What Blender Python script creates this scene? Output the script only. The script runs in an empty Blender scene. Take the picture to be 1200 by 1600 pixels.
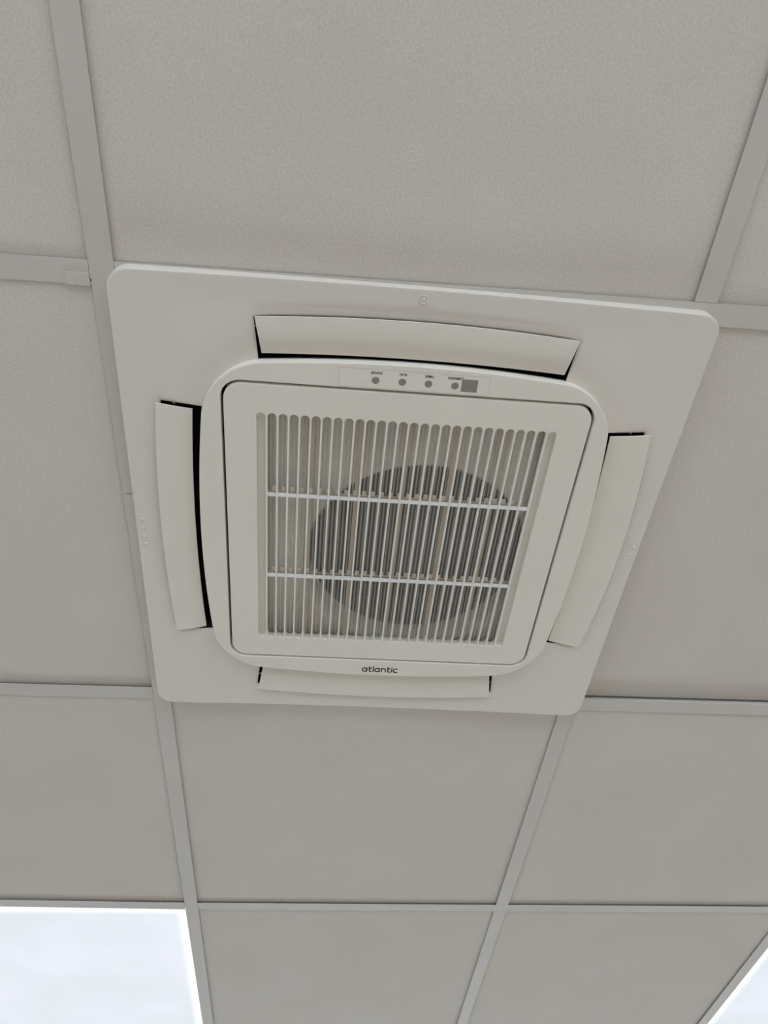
import bpy, bmesh, math, random
from mathutils import Matrix, Vector
from mathutils.geometry import delaunay_2d_cdt

random.seed(7)
scene = bpy.context.scene
C = scene.collection
H = 2.5                       # height of the ceiling grid above the floor

# ------------------------------------------------------------------ camera
FPX = 1130.453
cam_d = bpy.data.cameras.new('camera')
cam_d.sensor_fit = 'VERTICAL'
cam_d.sensor_height = 36.0
cam_d.lens = FPX / 1600.0 * 36.0
cam_d.clip_start = 0.01
cam = bpy.data.objects.new('camera', cam_d)
C.objects.link(cam)
right = Vector((0.9963144, -0.07910137, -0.03317501))
down = Vector((0.0460662, 0.81968335, -0.57096157))
fwd = Vector((0.07235685, 0.56732899, 0.82030623))
m = Matrix.Identity(4)
for i in range(3):
    m[i][0] = right[i]
    m[i][1] = -down[i]
    m[i][2] = -fwd[i]
m[0][3], m[1][3], m[2][3] = 0.2316052, -0.2293046, H - 0.7152505
cam.matrix_world = m
scene.camera = cam

# ------------------------------------------------------------------ world, daylight, exposure
world = bpy.data.worlds.new('daylight')
scene.world = world
world.use_nodes = True
wbg = world.node_tree.nodes['Background']
wbg.inputs['Color'].default_value = (0.78, 0.87, 0.965, 1)
wbg.inputs['Strength'].default_value = 4.05

vs = scene.view_settings
vs.view_transform = 'Standard'
vs.look = 'None'
vs.exposure = 0.12
vs.gamma = 1.0
vs.use_curve_mapping = False

# room extents
X0, X1, Y0, Y1 = -3.0, 4.2, -3.0, 4.2
WINDOWS = [(-2.6, -0.7), (-0.35, 1.55), (1.9, 3.8)]     # openings in the wall behind the viewer
WZ0, WZ1, WZB = 0.75, 2.25, 1.72     # sill, head of the windows behind the viewer, head of the added far windows
for k, (a, b) in enumerate(WINDOWS):                     # portals guide the sampling of the sky through the openings
    ld = bpy.data.lights.new('window_portal', 'AREA')
    ld.shape = 'RECTANGLE'
    ld.size = b - a
    ld.size_y = WZ1 - WZ0
    ld.cycles.is_portal = True
    lo = bpy.data.objects.new('window_portal', ld)
    C.objects.link(lo)
    lo.location = ((a + b) / 2, Y0 - 0.02, (WZ0 + WZ1) / 2)
    lo.rotation_euler = (math.radians(90), 0, 0)         # shines towards +Y, into the room
    l2 = bpy.data.objects.new('window_portal', ld.copy())
    C.objects.link(l2)
    l2.data.size_y = WZB - WZ0
    l2.location = ((a + b) / 2, Y1 + 0.02, (WZ0 + WZB) / 2)
    l2.rotation_euler = (math.radians(-90), 0, 0)        # unseen far windows, added to brighten and cool the far ceiling

# ------------------------------------------------------------------ materials
def new_mat(name):
    mt = bpy.data.materials.new(name)
    mt.use_nodes = True
    nt = mt.node_tree
    return mt, nt, nt.nodes['Principled BSDF']

def plain(name, col, rough=0.5, spec=0.5, metal=0.0, noise=0.0, nscale=30.0, bump=0.0, bscale=400.0):
    mt, nt, b = new_mat(name)
    b.inputs['Roughness'].default_value = rough
    b.inputs['Specular IOR Level'].default_value = spec
    b.inputs['Metallic'].default_value = metal
    tc = nt.nodes.new('ShaderNodeTexCoord')
    nz = nt.nodes.new('ShaderNodeTexNoise')
    nz.inputs['Scale'].default_value = nscale
    nz.inputs['Detail'].default_value = 4
    nt.links.new(tc.outputs['Object'], nz.inputs['Vector'])
    rp = nt.nodes.new('ShaderNodeValToRGB')
    lo = tuple(max(0, c * (1 - noise)) for c in col)
    hi = tuple(min(1, c * (1 + noise)) for c in col)
    rp.color_ramp.elements[0].position = 0.3
    rp.color_ramp.elements[1].position = 0.7
    rp.color_ramp.elements[0].color = (*lo, 1)
    rp.color_ramp.elements[1].color = (*hi, 1)
    nt.links.new(nz.outputs['Fac'], rp.inputs['Fac'])
    nt.links.new(rp.outputs['Color'], b.inputs['Base Color'])
    if bump > 0:
        n2 = nt.nodes.new('ShaderNodeTexNoise')
        n2.inputs['Scale'].default_value = bscale
        n2.inputs['Detail'].default_value = 3
        nt.links.new(tc.outputs['Object'], n2.inputs['Vector'])
        bp = nt.nodes.new('ShaderNodeBump')
        bp.inputs['Strength'].default_value = bump
        bp.inputs['Distance'].default_value = 0.0008
        nt.links.new(n2.outputs['Fac'], bp.inputs['Height'])
        nt.links.new(bp.outputs['Normal'], b.inputs['Normal'])
    return mt

M = {}
M['plastic'] = plain('white_plastic', (0.795, 0.752, 0.695), 0.45, 0.35, noise=0.012, nscale=6)
M['door'] = plain('grille_plastic', (0.850, 0.810, 0.735), 0.45, 0.35, noise=0.012, nscale=6)
M['slat'] = plain('slat_plastic', (0.90, 0.87, 0.81), 0.4, 0.4)
M['louver'] = plain('louver_plastic', (0.835, 0.795, 0.722), 0.48, 0.3, noise=0.012, nscale=6)
M['rail'] = plain('rail_plastic', (0.92, 0.92, 0.90), 0.4, 0.5)
M['tee'] = plain('painted_tee', (0.635, 0.610, 0.568), 0.5, 0.25, noise=0.03, nscale=5)
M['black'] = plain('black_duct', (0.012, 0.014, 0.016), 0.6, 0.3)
M['soffit'] = plain('plenum_soffit', (0.16, 0.155, 0.15), 0.9, 0.1, noise=0.1)
M['wall'] = plain('wall_paint', (0.78, 0.735, 0.67), 0.8, 0.2, noise=0.02)
M['wall_cool'] = plain('wall_paint_cool', (0.66, 0.73, 0.80), 0.8, 0.2, noise=0.02)
M['floor'] = plain('vinyl_floor', (0.64, 0.545, 0.445), 0.5, 0.35, noise=0.06, nscale=8)
M['frame'] = plain('window_frame_white', (0.8, 0.8, 0.8), 0.4, 0.5)
M['strip'] = plain('clear_strip', (0.868, 0.828, 0.755), 0.3, 0.5)
M['border'] = plain('strip_border', (0.55, 0.44, 0.40), 0.5, 0.3)
M['lamp'] = plain('indicator_grey', (0.28, 0.265, 0.245), 0.3, 0.5)
M['ink'] = plain('dark_ink', (0.035, 0.035, 0.045), 0.5, 0.3)
M['button'] = plain('clear_button', (0.87, 0.85, 0.79), 0.25, 0.5)
M['rib'] = plain('filter_rib_beige', (0.62, 0.53, 0.43), 0.6, 0.3)
M['tab'] = plain('filter_tab', (0.78, 0.74, 0.65), 0.6, 0.3)
M['foam'] = plain('bell_mouth_foam', (0.80, 0.77, 0.69), 0.8, 0.2, noise=0.20, nscale=9)
M['fan'] = plain('fan_black', (0.07, 0.07, 0.07), 0.5, 0.4)
M['steel'] = plain('galvanised_casing', (0.30, 0.30, 0.30), 0.5, 0.5, metal=0.6)
M['dirt'] = plain('dark_nick', (0.09, 0.08, 0.07), 0.8, 0.1)

def tile_material():
    mt, nt, b = new_mat('mineral_fibre_tile')
    b.inputs['Roughness'].default_value = 0.92
    b.inputs['Specular IOR Level'].default_value = 0.12
    tc = nt.nodes.new('ShaderNodeTexCoord')
    oi = nt.nodes.new('ShaderNodeObjectInfo')
    off = nt.nodes.new('ShaderNodeVectorMath')
    off.operation = 'MULTIPLY_ADD'
    cmb = nt.nodes.new('ShaderNodeCombineXYZ')
    nt.links.new(oi.outputs['Random'], cmb.inputs[0])
    nt.links.new(oi.outputs['Random'], cmb.inputs[1])
    nt.links.new(cmb.outputs[0], off.inputs[0])
    off.inputs[1].default_value = (17, 31, 5)
    nt.links.new(tc.outputs['Object'], off.inputs[2])
    n1 = nt.nodes.new('ShaderNodeTexNoise')
    n1.inputs['Scale'].default_value = 420
    n1.inputs['Detail'].default_value = 3
    n1.inputs['Roughness'].default_value = 0.65
    nt.links.new(off.outputs[0], n1.inputs['Vector'])
    r1 = nt.nodes.new('ShaderNodeValToRGB')
    r1.color_ramp.elements[0].position = 0.30
    r1.color_ramp.elements[0].color = (0.650, 0.618, 0.572, 1)
    r1.color_ramp.elements[1].position = 0.68
    r1.color_ramp.elements[1].color = (0.768, 0.735, 0.688, 1)
    nt.links.new(n1.outputs['Fac'], r1.inputs['Fac'])
    n2 = nt.nodes.new('ShaderNodeTexNoise')
    n2.inputs['Scale'].default_value = 7
    n2.inputs['Detail'].default_value = 2
    nt.links.new(off.outputs[0], n2.inputs['Vector'])
    r2 = nt.nodes.new('ShaderNodeValToRGB')
    r2.color_ramp.elements[0].position = 0.35
    r2.color_ramp.elements[0].color = (0.985, 0.965, 0.955, 1)
    r2.color_ramp.elements[1].position = 0.65
    r2.color_ramp.elements[1].color = (1, 1, 1, 1)
    nt.links.new(n2.outputs['Fac'], r2.inputs['Fac'])
    mx = nt.nodes.new('ShaderNodeMix')
    mx.data_type = 'RGBA'
    mx.blend_type = 'MULTIPLY'
    mx.inputs['Factor'].default_value = 1
    nt.links.new(r1.outputs['Color'], mx.inputs['A'])
    nt.links.new(r2.outputs['Color'], mx.inputs['B'])
    nt.links.new(mx.outputs['Result'], b.inputs['Base Color'])
    bp = nt.nodes.new('ShaderNodeBump')
    bp.inputs['Strength'].default_value = 0.30
    bp.inputs['Distance'].default_value = 0.0012
    nt.links.new(n1.outputs['Fac'], bp.inputs['Height'])
    nt.links.new(bp.outputs['Normal'], b.inputs['Normal'])
    return mt
M['tile'] = tile_material()

def filter_material():
    """Grey woven dust filter: a fine mesh that lets part of the light through."""
    mt, nt, b = new_mat('filter_mesh')
    b.inputs['Base Color'].default_value = (0.84, 0.81, 0.745, 1)
    b.inputs['Roughness'].default_value = 0.8
    b.inputs['Specular IOR Level'].default_value = 0.2
    tc = nt.nodes.new('ShaderNodeTexCoord')
    sep = nt.nodes.new('ShaderNodeSeparateXYZ')
    nt.links.new(tc.outputs['Object'], sep.inputs[0])
    def wave(out, period):
        a = nt.nodes.new('ShaderNodeMath'); a.operation = 'MULTIPLY'
        a.inputs[1].default_value = 2 * math.pi / period
        nt.links.new(out, a.inputs[0])
        s = nt.nodes.new('ShaderNodeMath'); s.operation = 'SINE'
        nt.links.new(a.outputs[0], s.inputs[0])
        return s.outputs[0]
    wx = wave(sep.outputs[0], 0.0043)
    wy = wave(sep.outputs[1], 0.0026)
    mxm = nt.nodes.new('ShaderNodeMath'); mxm.operation = 'MULTIPLY_ADD'
    mxm.inputs[1].default_value = 0.3               # pleats run along the slots, a weaker weave runs across
    nt.links.new(wy, mxm.inputs[0]); nt.links.new(wx, mxm.inputs[2])
    mr = nt.nodes.new('ShaderNodeMapRange')
    mr.inputs['From Min'].default_value = -0.9
    mr.inputs['From Max'].default_value = 0.9
    mr.inputs['To Min'].default_value = 0.14
    mr.inputs['To Max'].default_value = 0.50
    nt.links.new(mxm.outputs[0], mr.inputs['Value'])
    tr = nt.nodes.new('ShaderNodeBsdfTransparent')
    ms = nt.nodes.new('ShaderNodeMixShader')
    nt.links.new(mr.outputs[0], ms.inputs[0])
    nt.links.new(tr.outputs[0], ms.inputs[1])
    nt.links.new(b.outputs[0], ms.inputs[2])
    nt.links.new(ms.outputs[0], nt.nodes['Material Output'].inputs['Surface'])
    return mt
M['filter'] = filter_material()

def led_material():
    """Edge-lit LED diffuser: a touch brighter along its lit edges."""
    mt, nt, b = new_mat('led_diffuser')
    tc = nt.nodes.new('ShaderNodeTexCoord')
    sep = nt.nodes.new('ShaderNodeSeparateXYZ')
    nt.links.new(tc.outputs['Object'], sep.inputs[0])
    ab = []
    for k in (0, 1):
        a = nt.nodes.new('ShaderNodeMath'); a.operation = 'ABSOLUTE'
        nt.links.new(sep.outputs[k], a.inputs[0])
        ab.append(a)
    mxm = nt.nodes.new('ShaderNodeMath'); mxm.operation = 'MAXIMUM'
    nt.links.new(ab[0].outputs[0], mxm.inputs[0]); nt.links.new(ab[1].outputs[0], mxm.inputs[1])
    mr = nt.nodes.new('ShaderNodeMapRange')
    mr.interpolation_type = 'SMOOTHSTEP'
    mr.inputs['From Min'].default_value = 0.262
    mr.inputs['From Max'].default_value = 0.287
    mr.inputs['To Min'].default_value = 0.0
    mr.inputs['To Max'].default_value = 1.0
    nt.links.new(mxm.outputs[0], mr.inputs['Value'])
    nz = nt.nodes.new('ShaderNodeTexNoise')
    nz.inputs['Scale'].default_value = 5
    nt.links.new(tc.outputs['Object'], nz.inputs['Vector'])
    rp = nt.nodes.new('ShaderNodeValToRGB')
    rp.color_ramp.elements[0].position = 0.35
    rp.color_ramp.elements[0].color = (0.722, 0.768, 0.814, 1)
    rp.color_ramp.elements[1].position = 0.65
    rp.color_ramp.elements[1].color = (0.773, 0.805, 0.883, 1)
    nt.links.new(nz.outputs['Fac'], rp.inputs['Fac'])
    mx = nt.nodes.new('ShaderNodeMix'); mx.data_type = 'RGBA'
    nt.links.new(mr.outputs[0], mx.inputs['Factor'])
    nt.links.new(rp.outputs['Color'], mx.inputs['A'])
    mx.inputs['B'].default_value = (1.0, 1.05, 1.05, 1)
    em = nt.nodes.new('ShaderNodeEmission')
    nt.links.new(mx.outputs['Result'], em.inputs['Color'])
    em.inputs['Strength'].default_value = 1.0
    nt.links.new(em.outputs[0], nt.nodes['Material Output'].inputs['Surface'])
    return mt
M['led'] = led_material()

# ------------------------------------------------------------------ mesh helpers (units of the AC: millimetres)
def bm_box(bm, x0, x1, y0, y1, z0, z1):
    v = [bm.verts.new(p) for p in ((x0,y0,z0),(x1,y0,z0),(x1,y1,z0),(x0,y1,z0),(x0,y0,z1),(x1,y0,z1),(x1,y1,z1),(x0,y1,z1))]
    for f in ((0,3,2,1),(4,5,6,7),(0,1,5,4),(1,2,6,5),(2,3,7,6),(3,0,4,7)):
        bm.faces.new([v[i] for i in f])

def finish(bm, name, mat, scale=1.0, angle=None, normals=True):
    if normals:
        bmesh.ops.recalc_face_normals(bm, faces=bm.faces[:])
    if scale != 1.0:
        bmesh.ops.scale(bm, vec=(scale,)*3, verts=bm.verts[:])
    me = bpy.data.meshes.new(name)
    bm.to_mesh(me)
    bm.free()
    me.materials.append(M[mat])
    if angle is not None:
        for p in me.polygons:
            p.use_smooth = True
        me.set_sharp_from_angle(angle=math.radians(angle))
    return me

def add(name, me, parent=None, loc=None, rot=None, label=None):
    o = bpy.data.objects.new(name, me)
    C.objects.link(o)
    if parent is not None:
        o.parent = parent
    if loc is not None:
        o.location = loc
    if rot is not None:
        o.rotation_euler = rot
    if label:
        o['label'] = label
    return o

def thing(name, label, cat, loc, rotz=0.0, group=None):
    o = bpy.data.objects.new(name, None)
    C.objects.link(o)
    o.empty_display_size = 0.1
    o.location = loc
    o.rotation_euler = (0, 0, rotz)
    o['label'] = label
    o['category'] = cat
    if group:
        o['group'] = group
    return o

def box_obj(name, dims, mat, parent=None, scale=1.0, label=None):
    bm = bmesh.new()
    bm_box(bm, *dims)
    return add(name, finish(bm, name, mat, scale), parent, label=label)

# ------------------------------------------------------------------ the room shell
def struct(o, label, cat):
    o['kind'] = 'structure'
    o['label'] = label
    o['category'] = cat
    return o

HS = H + 0.42                                # slab above the suspended ceiling
struct(box_obj('floor', (X0-.2, X1+.2, Y0-.2, Y1+.2, -0.1, 0), 'floor'), 'pale beige vinyl floor of the room', 'floor')
struct(box_obj('wall_left', (X0-.15, X0, Y0-.15, Y1+.15, 0, HS), 'wall_cool'), 'plain pale grey wall on the left side', 'wall')
struct(box_obj('wall_right', (X1, X1+.15, Y0-.15, Y1+.15, 0, HS), 'wall'), 'plain cream wall on the right side', 'wall')
def window_wall(name, label, y0, y1, first, mat, WZ1):
    bm = bmesh.new()
    bm_box(bm, X0, X1, y0, y1, 0, WZ0)
    bm_box(bm, X0, X1, y0, y1, WZ1, HS)
    xs = [X0] + [v for w in WINDOWS for v in w] + [X1]
    for a, b in zip(xs[0::2], xs[1::2]):
        bm_box(bm, a, b, y0, y1, WZ0, WZ1)
    struct(add(name, finish(bm, name, mat)), label, 'wall')
    for k, (a, b) in enumerate(WINDOWS):
        bm = bmesh.new()
        f, d0, d1 = 0.05, y0+.045, y1-.045
        bm_box(bm, a, a+f, d0, d1, WZ0, WZ1)
        bm_box(bm, b-f, b, d0, d1, WZ0, WZ1)
        bm_box(bm, a+f, b-f, d0, d1, WZ0, WZ0+f)
        bm_box(bm, a+f, b-f, d0, d1, WZ1-f, WZ1)
        bm_box(bm, (a+b)/2-f/2, (a+b)/2+f/2, d0, d1, WZ0+f, WZ1-f)
        struct(add('window_%d' % (first+k), finish(bm, 'window_frame', 'frame')), 'unseen white framed window in the ' + name.split('_')[1] + ' wall', 'window')
window_wall('wall_front', 'cream wall with three windows behind the viewer', Y0-.15, Y0, 1, 'wall', WZ1)
window_wall('wall_back', 'pale grey wall with three added windows at the far end', Y1, Y1+.15, 4, 'wall_cool', WZB)  # these windows are added to even out the light on the ceiling

# ------------------------------------------------------------------ suspended ceiling
ceiling = box_obj('ceiling', (X0, X1, Y0, Y1, HS, HS+.15), 'soffit')
struct(ceiling, 'suspended ceiling of off white square tiles in a metal grid', 'ceiling')

FW, FT = 0.012, 0.0005        # half flange width and flange thickness
def tee_mesh(name, length):
    bm = bmesh.new()
    h = length / 2
    bm_box(bm, -h, h, -FW, FW, 0, FT)
    bm_box(bm, -h, h, -0.0012, 0.0012, FT, 0.038)
    return finish(bm, name, 'tee')

MOD = 0.6
NI0, NI1 = -5, 7              # grid line indices in x
NJ0, NJ1 = -5, 7
G = 0.0004                    # hairline where a cross tee butts against a runner
JOINT = 0.256                 # where two lengths of main runner meet
main_near = tee_mesh('main_runner', JOINT - Y0 - G)
main_far = tee_mesh('main_runner', Y1 - JOINT - G)
long_tee = tee_mesh('cross_tee', 2*MOD - 2*FW - 2*G)
half_tee = tee_mesh('cross_tee', MOD - 2*FW - 2*G)
short_tee = tee_mesh('short_tee', MOD - 2*FW - 2*G)
mains = [i for i in range(NI0, NI1+1) if i % 2 == 0]
for i in mains:
    x = i * MOD
    add('main_runner', main_near, ceiling, (x, (Y0 + JOINT - G)/2, H), (0, 0, math.pi/2))
    add('main_runner', main_far, ceiling, (x, (Y1 + JOINT + G)/2, H), (0, 0, math.pi/2))
for j in range(NJ0+1, NJ1):
    y = j * MOD
    for i in mains[:-1]:
        o = add('cross_tee', long_tee, ceiling, ((i+1)*MOD, y, H))
        if i == -2 and j == 2:                        # this tee hangs a little askew
            a = math.radians(1.1)
            o.rotation_euler = (0, 0, a)
            o.location = ((i+1)*MOD, y - math.sin(a)*0.588, H)
    add('cross_tee', half_tee, ceiling, ((mains[0]-.5)*MOD, y, H))
    add('cross_tee', half_tee, ceiling, ((mains[-1]+.5)*MOD, y, H))
for i in range(NI0+1, NI1):
    if i % 2:
        for j in range(NJ0, NJ1):
            o = add('short_tee', short_tee, ceiling, (i*MOD, (j+.5)*MOD, H), (0, 0, math.pi/2))
            if (i, j) == (1, -1):
                o.location.x += 0.0015
# bent flange end of the tee that meets the runner beside the unit, with its small nick
bm = bmesh.new()
bm_box(bm, -0.036, -0.0128, 0.0010, 0.0135, -0.0012, 0.0)
o = add('flange_clip', finish(bm, 'flange_clip', 'tee'), ceiling, (0, 0, H))
o.rotation_euler = (0, math.radians(-0.8), math.radians(1.5))
for (x, y, r) in ((-0.0265, 0.0118, 0.0010), (-0.0118, 0.0075, 0.0008), (0.0035, 0.0545, 0.0009), (0.132, -0.0055, 0.0008), (0.158, -0.0058, 0.0009)):
    bm = bmesh.new()
    bmesh.ops.create_uvsphere(bm, u_segments=8, v_segments=5, radius=r)
    bmesh.ops.scale(bm, vec=(1, 1.5, 0.3), verts=bm.verts[:])
    add('nick', finish(bm, 'nick', 'dirt'), ceiling, (x, y, H - 0.0013 if x < -0.02 else H))

LEDS = {
    (-1, 2): "square LED light panel against the metal runner along the air conditioner's four-dot side",
    (2, 2): "square LED light panel one tile column away from the air conditioner's two-dot side"}
TL = 0.2920                                       # half a tile
bm = bmesh.new()
bm_box(bm, -TL, TL, -TL, TL, 0, 0.015)
tile_me = finish(bm, 'ceiling_tile', 'tile')
lift = {(1, 0): (0.0028, 0.0115), (0, -1): (0.0040, 0.0026), (-1, -1): (0.0030, 0.0030), (-1, 0): (0.0014, 0.0048), (-1, 1): (0.0012, 0.0046), (0, 1): (0.0022, 0.0042)}
for i in range(NI0, NI1):
    for j in range(NJ0, NJ1):
        if (i, j) in LEDS or (i, j) == (0, 0):
            continue
        near, far = lift.get((i, j), (0.0016 + random.random()*0.0008, 0.0038 + random.random()*0.0010))
        o = add('ceiling_tile', tile_me, ceiling, ((i+.5)*MOD, (j+.5)*MOD, H + FT + (near+far)/2))
        o.rotation_euler = (math.atan2(far - near, 2*TL), random.uniform(-.0006, .0006), 0)

# ------------------------------------------------------------------ LED panels
bm = bmesh.new()
bm_box(bm, -.2955, .2955, -.2955, .2955, 0.0002, 0.009)
led_me = finish(bm, 'diffuser', 'led')
bm = bmesh.new()
for (a, b, c, d) in ((-.297, .297, -.297, -.2957), (-.297, .297, .2957, .297), (-.297, -.2957, -.2957, .2957), (.2957, .297, -.2957, .2957)):
    bm_box(bm, a, b, c, d, 0.0002, 0.011)
bm_box(bm, -.297, .297, -.297, .297, 0.0112, 0.014)
ledf_me = finish(bm, 'housing', 'frame')
for (i, j) in sorted(LEDS):
    t = thing('led_panel', LEDS[(i, j)], 'ceiling light',
              ((i+.5)*MOD, (j+.5)*MOD, H + FT + 0.0002), 0, 'lit square LED panels in the ceiling grid')
    add('diffuser', led_me, t)
    add('housing', ledf_me, t)

# ------------------------------------------------------------------ the cassette air conditioner
MM = 0.001
ac = thing('ceiling_air_conditioner', 'square white four-way cassette air conditioner with slotted intake grille set in the ceiling', 'air conditioner',
           (0.309, 0.2982, H), math.radians(0.7))

def rr(h, r, bulge=0.0, ns=24, nc=12):
    """Closed outline of a square of half size h with corner radius r and sides bowed out by bulge, counted the same for every size."""
    pts = []
    c = h - r
    for q in range(4):
        a0 = q * math.pi/2
        loc = []
        for k in range(ns):
            t = -c + 2*c*k/ns
            loc.append((h, t))
        for k in range(nc):
            a = (math.pi/2)*k/nc
            loc.append((c + r*math.cos(a), c + r*math.sin(a)))
        ca, sa = math.cos(a0), math.sin(a0)
        for (x, y) in loc:
            pts.append((x*ca - y*sa, x*sa + y*ca))
    if bulge:
        pts = [(x*(1 + bulge/h*(1-(y/h)**2)), y*(1 + bulge/h*(1-(x/h)**2))) for x, y in pts]
    return pts

def loft(bm, loops, close=True):
    """Quads between successive loops of (x, y, z)."""
    rows = [[bm.verts.new(p) for p in lp] for lp in loops]
    n = len(rows[0])
    for a, b in zip(rows, rows[1:]):
        for k in range(n if close else n-1):
            bm.faces.new((a[k], a[(k+1) % n], b[(k+1) % n], b[k]))
    return rows

def inside(poly, x, y):
    r = False
    n = len(poly)
    j = n-1
    for i in range(n):
        xi, yi = poly[i]; xj, yj = poly[j]
        if (yi > y) != (yj > y) and x < (xj-xi)*(y-yi)/(yj-yi)+xi:
            r = not r
        j = i
    return r

# --- fascia panel: 620 mm square, dished towards the outlets, four outlet openings
HALF, RC, BUL = 305.6, 20.0, 1.8
def droop(x, y):
    return -5.5 * (min(abs(x), abs(y))/310.0)**2
def rim_depth(x, y):
    """How far inside the rim a point lies, along loops whose corners grow rounder inwards."""
    lo, hi = 0.0, 70.0
    ax, ay = abs(x), abs(y)
    ax -= BUL*(1-(ay/HALF)**2)*ax/HALF
    ay -= BUL*(1-(ax/HALF)**2)*ay/HALF
    def out(d):
        h, r = HALF-d, RC + 1.9*d
        qx, qy = ax-(h-r), ay-(h-r)
        s = math.hypot(max(qx, 0), max(qy, 0)) + min(max(qx, qy), 0) - r
        return s > 0
    if not out(hi):
        return hi
    for _ in range(24):
        mid = (lo+hi)/2
        if out(mid): hi = mid
        else: lo = mid
    return lo
def smooth(t):
    t = max(0.0, min(1.0, t))
    return t*t*(3-2*t)
EXT = 272.0                                        # outer side of the outlet openings
def hole_edge(e=0.0):
    """Outlet opening at the -y side, grown by e (ends lean inwards towards the bezel)."""
    pts = []
    n = 16
    for k in range(n+1):
        x = -167.0-e + (334.0+2*e)*k/n
        pts.append((x, -(EXT - 6 + 6*(1-(x/167.0)**2)) - e))
    for k in range(n+1):
        x = 161.0+e - (322.0+2*e)*k/n
        pts.append((x, -205.0))
    return pts
def hole_dist(x, y):
    """Distance outside the nearest outlet opening (rough, for the rolled lip)."""
    best = 99.0
    for q in range(4):
        ca, sa = math.cos(-q*math.pi/2), math.sin(-q*math.pi/2)
        px, py = x*ca - y*sa, x*sa + y*ca
        ye = -(EXT - 6 + 6*(1-(min(abs(px),167.0)/167.0)**2))
        xe = 161.0 + 6.0*max(0.0, min(1.0, (-py-205.0)/(EXT-205.0)))
        dx, dy = abs(px)-xe, ye-py
        if py > 0: continue
        best = min(best, math.hypot(max(dx,0), max(dy,0)) if (dx > 0 or dy > 0) else 0.0)
    return best
def rot2(p, q):
    a = q*math.pi/2
    return (p[0]*math.cos(a)-p[1]*math.sin(a), p[0]*math.sin(a)+p[1]*math.cos(a))
def fascia_z(x, y):
    d = rim_depth(x, y)
    z = -10.6 + 2.1*min(1.0, d/27.0)
    z += 1.8*(1-min(1.0, hole_dist(x, y)/4.0))**2
    return z + droop(x, y)

coords, edges = [], []
def add_loop(pts):
    s = len(coords)
    coords.extend(Vector(p) for p in pts)
    n = len(pts)
    edges.extend((s+k, s+(k+1) % n) for k in range(n))
D0 = 1.4
outer = [rr(HALF-d, RC+1.9*d, BUL) for d in (D0, 3.2, 14, 26.4, 27, 27.6, 40, 52)]
for lp in outer:
    add_loop(lp)
inner = rr(213.0, 50, 13.5)
add_loop(inner)
holes = []
for q in range(4):
    holes.append([rot2(p, q) for p in hole_edge()])
    add_loop(holes[-1])
    for e in (1.2, 2.6, 4.2):
        add_loop([rot2(p, q) for p in hole_edge(e)])
vo, eo, fo, *_ = delaunay_2d_cdt(coords, edges, [], 1, 1e-4)
bm = bmesh.new()
bv = {}
oset = outer[0]
for f in fo:
    cx = sum(vo[i].x for i in f)/len(f); cy = sum(vo[i].y for i in f)/len(f)
    if inside(inner, cx, cy) or not inside(oset, cx, cy) or any(inside(hl, cx, cy) for hl in holes):
        continue
    vs_ = []
    for i in f:
        if i not in bv:
            x, y = vo[i].x, vo[i].y
            bv[i] = bm.verts.new((x, y, fascia_z(x, y)))
        vs_.append(bv[i])
    fc = bm.faces.new(vs_)
    fc.normal_update()
    if fc.normal.z > 0:
        fc.normal_flip()
# rounded lip and upright side of the rim
rim = []
for d, z in ((D0, None), (0.5, -10.35), (0.1, -9.8), (0.0, -9.0), (0.0, -8.4), (0.0, -0.15), (6.0, -0.15)):
    lp = rr(HALF-d, RC+1.9*d, BUL)
    rim.append([(x, y, fascia_z(x, y) if z is None else z + (droop(x, y) if z < -1 else 0)) for x, y in lp])
rows = loft(bm, rim)
bmesh.ops.remove_doubles(bm, verts=bm.verts[:], dist=0.01)
fascia = add('fascia_panel', finish(bm, 'fascia_panel', 'plastic', MM, angle=38), ac)

# raised marks that number the four sides
def dot_mesh(name, r, h, mat):
    bm = bmesh.new()
    prof = [(r, 0), (r*.92, -h*.6), (r*.6, -h), (0.01, -h)]
    loft(bm, [[(pr*math.cos(a*math.pi/8), pr*math.sin(a*math.pi/8), pz) for a in range(16)] for pr, pz in prof])
    return finish(bm, name, mat, MM, angle=50)
dot_me = dot_mesh('raised_dot', 2.1, 1.2, 'plastic')
for (x, y) in ((-299.7, -10.2), (-299.4, 1.6), (-299.1, 13.9), (-298.8, 26.2), (300.3, -8.0), (300.0, 4.0), (-9.2, 300.2), (3.2, 300.2), (15.9, 300.2)):
    add('raised_dot', dot_me, fascia, (x*MM, y*MM, fascia_z(x, y)*MM))
bm = bmesh.new()
loft(bm, [[(pr*math.cos(a*math.pi/12), pr*math.sin(a*math.pi/12), pz) for a in range(24)] for pr, pz in ((4.9, 0), (4.6, -0.9), (3.9, -0.9), (3.5, 0.4), (3.2, 0.2), (2.2, -0.5), (0.01, -0.6))])
add('raised_dot', finish(bm, 'ringed_dot', 'plastic', MM, angle=35), fascia, (0, -297.4*MM, fascia_z(0, -297.4)*MM), label='ringed raised dot')

# --- dark air outlets behind the openings
def outlet_mesh():
    bm = bmesh.new()
    e = hole_edge(0.6)
    zt = 45.0
    lip = [(x, y, fascia_z(x, max(y, -EXT-2))+0.25) for x, y in e]
    loft(bm, [lip, [(x*.985, y*.995, zt) for x, y in e]])
    bm.faces.new([bm.verts.new((x*.985, y*.995, zt)) for x, y in e])
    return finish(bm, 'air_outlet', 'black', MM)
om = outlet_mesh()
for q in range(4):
    add('air_outlet', om, ac, None, (0, 0, q*math.pi/2), label='black air outlet duct')

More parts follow.
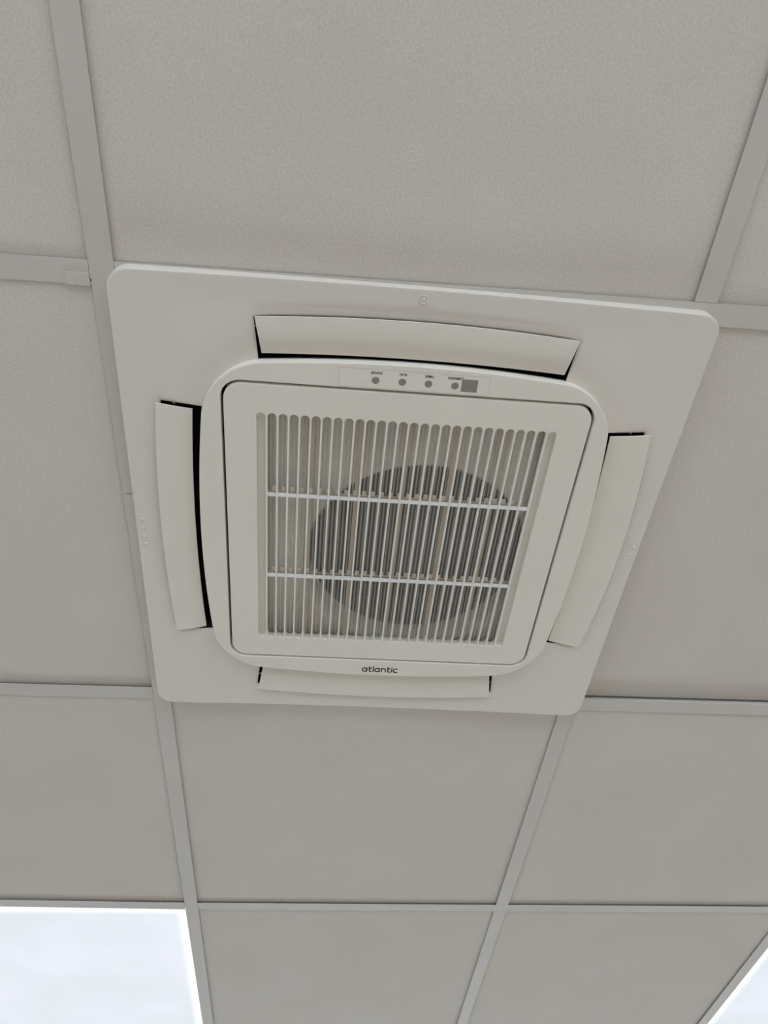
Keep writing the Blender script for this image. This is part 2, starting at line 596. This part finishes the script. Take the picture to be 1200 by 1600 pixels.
# --- louvers
def louver_mesh(ro, ri, bow):
    bm = bmesh.new()
    nx, ny = 36, 8
    grid_b, grid_t = [], []
    for iy in range(ny+1):
        t = iy/ny                                   # 0 outer edge, 1 inner edge
        half = 165.5 + (159.0-165.5)*t
        rb, rt = [], []
        for ix in range(nx+1):
            s = -1 + 2*ix/nx
            x = half*s
            yo = -(ro - bow*s*s)
            yi = -(ri - 5.0*s*s)
            y = yo + (yi-yo)*t
            z = -13.8 + 3.6*t - 0.8*math.sin(math.pi*t)
            edge = 0.7 if (iy in (0, ny) or ix in (0, nx)) else 0.0
            rb.append(bm.verts.new((x, y, z + edge*0.5)))
            rt.append(bm.verts.new((x, y, z + 2.2)))
        grid_b.append(rb); grid_t.append(rt)
    for g in (grid_b, grid_t):
        for a, b in zip(g, g[1:]):
            for k in range(nx):
                bm.faces.new((a[k], a[k+1], b[k+1], b[k]))
    for k in range(nx):
        bm.faces.new((grid_b[0][k], grid_b[0][k+1], grid_t[0][k+1], grid_t[0][k]))
        bm.faces.new((grid_b[ny][k], grid_b[ny][k+1], grid_t[ny][k+1], grid_t[ny][k]))
    for k in range(ny):
        bm.faces.new((grid_b[k][0], grid_b[k+1][0], grid_t[k+1][0], grid_t[k][0]))
        bm.faces.new((grid_b[k][nx], grid_b[k+1][nx], grid_t[k+1][nx], grid_t[k][nx]))
    return finish(bm, 'louver', 'louver', MM, angle=40)
bm = bmesh.new()
bmesh.ops.create_cone(bm, cap_ends=True, segments=12, radius1=1.5, radius2=1.5, depth=6)
bmesh.ops.rotate(bm, matrix=Matrix.Rotation(math.pi/2, 3, 'Y'), verts=bm.verts[:])
pin_me = finish(bm, 'pivot_pin', 'plastic', MM, angle=40)
bm = bmesh.new()
bm_box(bm, -1.2, 1.2, -5, 5, 0, 11)
arm_me = finish(bm, 'pivot_arm', 'louver', MM)
for q in range(4):
    lv = add('louver', louver_mesh(*((274.5, 233.5, 7.0), (283.5, 233.5, 11.5), (280.5, 234.5, 7.0), (277.5, 238.0, 7.0))[q]), ac, None, (0, 0, q*math.pi/2))
    for s in (-1, 1):
        add('pivot_arm', arm_me, lv, (s*150*MM, -252*MM, -9.5*MM))
        add('pivot_pin', pin_me, lv, (s*163.5*MM, -254*MM, -1.5*MM))

# --- bezel: the bowed square frame that stands proud of the fascia
ZF = -20.0
bm = bmesh.new()
hb, rb_, bb = 215.5, 55.0, 14.5
spec = []
for d, z in ((1.0, -5.0), (1.0, -9.0), (0.0, -10.0), (0.0, ZF+1.5), (0.0, ZF+1.0), (0.3, ZF+0.3), (1.0, ZF), (1.8, ZF)):
    spec.append([(x, y, z) for x, y in rr(hb-d, rb_-d*.5, bb)])
for hh, z in ((203.2, ZF), (202.3, ZF), (201.7, ZF+0.3), (201.4, ZF+1.0), (201.4, -6.0)):
    spec.append([(x, y, z) for x, y in rr(hh, 21.5)])
loft(bm, spec)
bezel = add('bezel', finish(bm, 'bezel', 'door', MM, angle=38), ac)

# --- intake grille: door plate with scalloped opening, separate slats and rails
NS, PITCH, SW = 28, 11.79, 9.79
SL = 165.5                                          # half length of the slots
XL = PITCH*(NS-1)/2
r_ = SW/2
def scallop(grow=0.0):
    top = []
    for k in range(NS):
        cx = -XL + PITCH*k
        rg = r_ + grow
        for a in range(9):
            an = math.pi - math.pi*a/8
            top.append((cx + rg*math.cos(an), (SL-r_) + rg*math.sin(an)))
    return top + [(-x, -y) for x, y in top]
op = scallop()
coords, edges = [], []
add_loop(rr(197.3, 18.6))
add_loop(rr(196.5, 17.8))
add_loop(op)
vo, eo, fo, *_ = delaunay_2d_cdt(coords, edges, [], 1, 1e-5)
ZD = ZF + 0.5
bm = bmesh.new()
bv = {}
dplate = rr(197.3, 18.6)
for f in fo:
    cx = sum(vo[i].x for i in f)/len(f); cy = sum(vo[i].y for i in f)/len(f)
    if inside(op, cx, cy) or not inside(dplate, cx, cy):
        continue
    vs_ = []
    for i in f:
        if i not in bv:
            bv[i] = bm.verts.new((vo[i].x, vo[i].y, ZD))
        vs_.append(bv[i])
    fc = bm.faces.new(vs_)
    fc.normal_update()
    if fc.normal.z > 0: fc.normal_flip()
loft(bm, [[(x, y, z) for x, y in rr(h, r)] for h, r, z in ((197.3, 18.6, ZD), (198.2, 19.4, ZD+0.4), (198.5, 19.7, ZD+1.2), (198.5, 19.7, ZD+6))])
ZW = ZD + 9.5
loft(bm, [[(x, y, z) for x, y in op] for z in (ZD, ZW)])
bmesh.ops.remove_doubles(bm, verts=bm.verts[:], dist=0.005)
for s in (-1, 1):                                   # the outermost slots are blind: closed behind
    x0, x1 = sorted((s*(XL-r_-0.6), s*(XL+r_+1.5)))
    bm_box(bm, x0, x1, -SL-2, SL+2, ZD+7.0, ZD+8.6)
grille = add('intake_grille', finish(bm, 'intake_grille', 'door', MM, angle=30, normals=False), ac)
bm = bmesh.new()
bw = (PITCH-SW)/2
prof = [(-bw, ZD+5.2), (-bw, ZD+.5), (-bw+.4, ZD+.05), (bw-.4, ZD+.05), (bw, ZD+.5), (bw, ZD+5.2)]
L_ = SL - r_ + 0.4
a = [bm.verts.new((x, -L_, z)) for x, z in prof]
b = [bm.verts.new((x, L_, z)) for x, z in prof]
for k in range(len(prof)):
    bm.faces.new((a[k], a[(k+1) % 6], b[(k+1) % 6], b[k]))
bm.faces.new(a); bm.faces.new(b)
slat_me = finish(bm, 'slat', 'slat', MM)
for k in range(NS-1):
    add('slat', slat_me, grille, ((-XL + PITCH*(k+.5))*MM, 0, 0))
bm = bmesh.new()
bm_box(bm, -XL+r_+1.2, XL-r_-1.2, -1.5, 1.5, ZD+1.2, ZD+5.2)
rail_me = finish(bm, 'cross_rail', 'rail', MM)
for y in (-60, 60):
    add('cross_rail', rail_me, grille, (0, y*MM, 0))

# --- dust filter behind the grille
ZFI = -8.0
bm = bmesh.new()
v = [bm.verts.new(p) for p in ((-158, -168, ZFI), (158, -168, ZFI), (158, 168, ZFI), (-158, 168, ZFI))]
bm.faces.new(v)
filt = add('air_filter', finish(bm, 'air_filter', 'filter', MM), ac, label='grey woven dust filter')
bm = bmesh.new()
bm_box(bm, -2.3, 2.3, -168, 168, ZFI-1.6, ZFI-0.2)
rib_me = finish(bm, 'filter_rib', 'rib', MM)
for k in range(-2, 3):
    add('filter_rib', rib_me, filt, ((k*53.5 + 3)*MM, 0, 0))
bm = bmesh.new()
bm_box(bm, -158, 158, -1.6, 1.6, ZFI-1.2, ZFI-0.2)
crib_me = finish(bm, 'filter_rib', 'rib', MM)
bm = bmesh.new()
bm_box(bm, -2.4, 2.4, -3.2, 3.2, ZFI-2.6, ZFI-1.25)
bm_box(bm, -0.6, 0.6, -0.6, 0.6, ZFI-2.9, ZFI-2.6)
tab_me = finish(bm, 'filter_tab', 'tab', MM)
for y in (-60, 60):
    add('filter_rib', crib_me, filt, (0, y*MM, 0))
    for k in range(-14, 15):
        add('filter_tab', tab_me, filt, ((k*10.35)*MM, (y - 4.0)*MM, 0))

# --- bell mouth, fan and casing seen dimly through the filter
ZB = 3.0
bm = bmesh.new()
N = 96
def sq(h, z):
    pts = []
    for k in range(N):
        a = 2*math.pi*k/N
        s = h/max(abs(math.cos(a)), abs(math.sin(a)))
        pts.append((s*math.cos(a), s*math.sin(a), z))
    return pts
def circ(r, z):
    return [(35 + r*math.cos(2*math.pi*k/N), 45 + r*math.sin(2*math.pi*k/N), z) for k in range(N)]
loft(bm, [sq(197, -4), sq(196, ZB-2), sq(195.5, ZB), circ(146, ZB), circ(142, ZB+4), circ(140, ZB+14), circ(140, ZB+34)])
add('bell_mouth', finish(bm, 'bell_mouth', 'foam', MM, angle=40), ac)
fan_bm = bmesh.new()
loft(fan_bm, [circ(0.1, ZB+30), circ(45, ZB+32), circ(58, ZB+60), circ(138, ZB+100)])
for k in range(9):
    a0 = 2*math.pi*k/9
    pr = []
    for rad, da in ((106, 0.0), (122, .10), (137, .16)):
        pr.append((35 + rad*math.cos(a0+da), 45 + rad*math.sin(a0+da)))
    lo = [fan_bm.verts.new((x, y, ZB+40)) for x, y in pr]
    hi = [fan_bm.verts.new((x, y, ZB+96)) for x, y in pr]
    for q in range(2):
        fan_bm.faces.new((lo[q], lo[q+1], hi[q+1], hi[q]))
add('fan', finish(fan_bm, 'fan', 'fan', MM, angle=40), ac)
bm = bmesh.new()
bm_box(bm, -285, 285, -285, 285, 47, 255)
cbm = bm
cbm.faces.ensure_lookup_table()
bot = min(cbm.faces, key=lambda f: f.calc_center_median().z)
cbm.faces.remove(bot)
add('casing', finish(cbm, 'casing', 'steel', MM), ac)

# --- indicator strip, lamps, lettering, logo
def rect_plate(name, w, h, t, mat, r=0.8):
    bm = bmesh.new()
    def lp(i, z):
        pts = []
        for (sx, sy, a0) in ((1,1,0),(-1,1,90),(-1,-1,180),(1,-1,270)):
            for k in range(4):
                an = math.radians(a0 + 30*k)
                pts.append((sx*(w/2-r)+ (r-i)*math.cos(an), sy*(h/2-r)+(r-i)*math.sin(an), z))
        return pts
    rows = loft(bm, [lp(0, 0), lp(0, -t*.6), lp(min(.3, r*.4), -t)])
    bm.faces.new(rows[-1])
    return finish(bm, name, mat, MM)
def disc(name, r, t, mat):
    bm = bmesh.new()
    rows = loft(bm, [[(q*math.cos(a*math.pi/14), q*math.sin(a*math.pi/14), z) for a in range(28)] for q, z in ((r, 0), (r, -t*.6), (r*.93, -t))])
    bm.faces.new(rows[-1])
    return finish(bm, name, mat, MM)
strip = add('indicator_strip', rect_plate('indicator_strip', 158, 21, 0.12, 'strip'), ac, (0, -213.6*MM, ZF*MM))
bm = bmesh.new()
W2, H2, lw = 79, 10.5, 0.28
for (x0, x1, y0, y1) in ((-W2, W2, -H2, -H2+lw), (-W2, W2, H2-lw, H2), (-W2, -W2+lw, -H2, H2), (W2-lw, W2, -H2, H2)):
    bm_box(bm, x0, x1, y0, y1, -0.16, -0.02)
add('border', finish(bm, 'border', 'border', MM), strip, label='thin brown outline')
lampm = disc('indicator_lamp', 4.0, 0.25, 'lamp')
for x in (-40.5, -12.7, 14.9, 42.9):
    add('indicator_lamp', lampm, strip, (x*MM, 1.6*MM, -0.1*MM))
add('receiver_window', rect_plate('receiver_window', 17, 14, 0.25, 'lamp', .6), strip, (58.2*MM, 0.6*MM, -0.1*MM), label='grey square remote receiver window')
add('button', disc('button', 5.6, 0.22, 'button'), strip, (-53.6*MM, 1.2*MM, -0.1*MM), label='pale round button')

def text_mesh(body, width, height, bold, mat, rot180):
    """Lettering as a flat mesh that reads from below; sized to width x height in mm."""
    cu = bpy.data.curves.new('lettering', 'FONT')
    cu.body = body
    cu.size = 10
    cu.offset = bold
    cu.extrude = 0.0
    cu.resolution_u = 6
    ob = bpy.data.objects.new('lettering_source', cu)
    C.objects.link(ob)
    dg = bpy.context.evaluated_depsgraph_get()
    dg.update()
    me = bpy.data.meshes.new_from_object(ob.evaluated_get(dg))
    bpy.data.objects.remove(ob)
    bpy.data.curves.remove(cu)
    xs = [v.co.x for v in me.vertices]; ys = [v.co.y for v in me.vertices]
    cx, cy = (min(xs)+max(xs))/2, (min(ys)+max(ys))/2
    sx, sy = width/(max(xs)-min(xs)), height/(max(ys)-min(ys))
    s = -1 if rot180 else 1
    for v in me.vertices:                       # upright lettering: right = +x, up = -y; turned lettering: right = -x, up = +y
        v.co = Vector(((v.co.x-cx)*sx*s*MM, -(v.co.y-cy)*sy*s*MM, 0))
    me.materials.clear()
    me.materials.append(M[mat])
    me.name = 'lettering'
    return me
for body, x, w in (('POWER', -40.4, 12.0), ('RUN', -12.5, 7.2), ('TIMER', 15.0, 9.6), ('COMPRESSOR', 42.6, 16.5)):
    add('lettering', text_mesh(body, w, 3.1, 0.25, 'ink', True), strip, (x*MM, -6.8*MM, -0.2*MM))

def stroke(bm, pts, w, closed=False):
    """Flat ribbon of width w along a polyline (mitred)."""
    n = len(pts)
    L, Rr = [], []
    for i in range(n):
        p0 = pts[(i-1) % n] if (closed or i > 0) else pts[i]
        p1 = pts[(i+1) % n] if (closed or i < n-1) else pts[i]
        d = Vector((p1[0]-p0[0], p1[1]-p0[1])).normalized()
        nx, ny = -d.y*w/2, d.x*w/2
        L.append(bm.verts.new((pts[i][0]+nx, pts[i][1]+ny, 0)))
        Rr.append(bm.verts.new((pts[i][0]-nx, pts[i][1]-ny, 0)))
    for i in range(n if closed else n-1):
        j = (i+1) % n
        bm.faces.new((L[i], Rr[i], Rr[j], L[j]))
def arc(cx, cy, rx, ry, a0, a1, n=20):
    return [(cx + rx*abs(math.cos(t))**.8*(1 if math.cos(t) > 0 else -1), cy + ry*abs(math.sin(t))**.8*(1 if math.sin(t) > 0 else -1))
            for t in (math.radians(a0 + (a1-a0)*k/n) for k in range(n+1))]
bm = bmesh.new()
W, x = 0.27, 0.0
for ch in 'atlantic':                              # round, wide lower-case letters, x-height 1
    if ch == 'a':
        stroke(bm, arc(x+.58, .5, .48, .41, 0, 360)[:-1], W, True)
        stroke(bm, [(x+1.06, 0), (x+1.06, 1)], W); x += 1.42
    elif ch == 't':
        stroke(bm, [(x+.22, 1.36)] + arc(x+.48, .36, .26, .27, 180, 270, 8) + [(x+.72, .09)], W)
        stroke(bm, [(x+.02, .91), (x+.70, .91)], W); x += .94
    elif ch == 'l':
        stroke(bm, [(x+.12, 0), (x+.12, 1.45)], W); x += .40
    elif ch == 'n':
        stroke(bm, [(x+.12, 0), (x+.12, 1)], W)
        stroke(bm, [(x+.12, .70)] + arc(x+.55, .55, .43, .36, 160, 0, 14) + [(x+.98, 0)], W); x += 1.30
    elif ch == 'i':
        stroke(bm, [(x+.12, 0), (x+.12, 1)], W)
        stroke(bm, [(x+.12, 1.16), (x+.12, 1.38)], W); x += .42
    elif ch == 'c':
        stroke(bm, [(x+1.0, .91)] + arc(x+.58, .5, .48, .41, 90, 270) + [(x+1.0, .09)], W); x += 1.05
LW, LH = 49.5, 11.4
for v in bm.verts:                                 # right = +x, up = -y, so that it reads from below
    v.co = Vector(((v.co.x/x - .5)*LW, -(v.co.y/1.45 - .5)*LH, 0))
add('logo', finish(bm, 'logo', 'ink', MM, normals=False), bezel, (1.9*MM, 217.2*MM, (ZF-0.08)*MM), label='dark grey lower-case brand lettering')
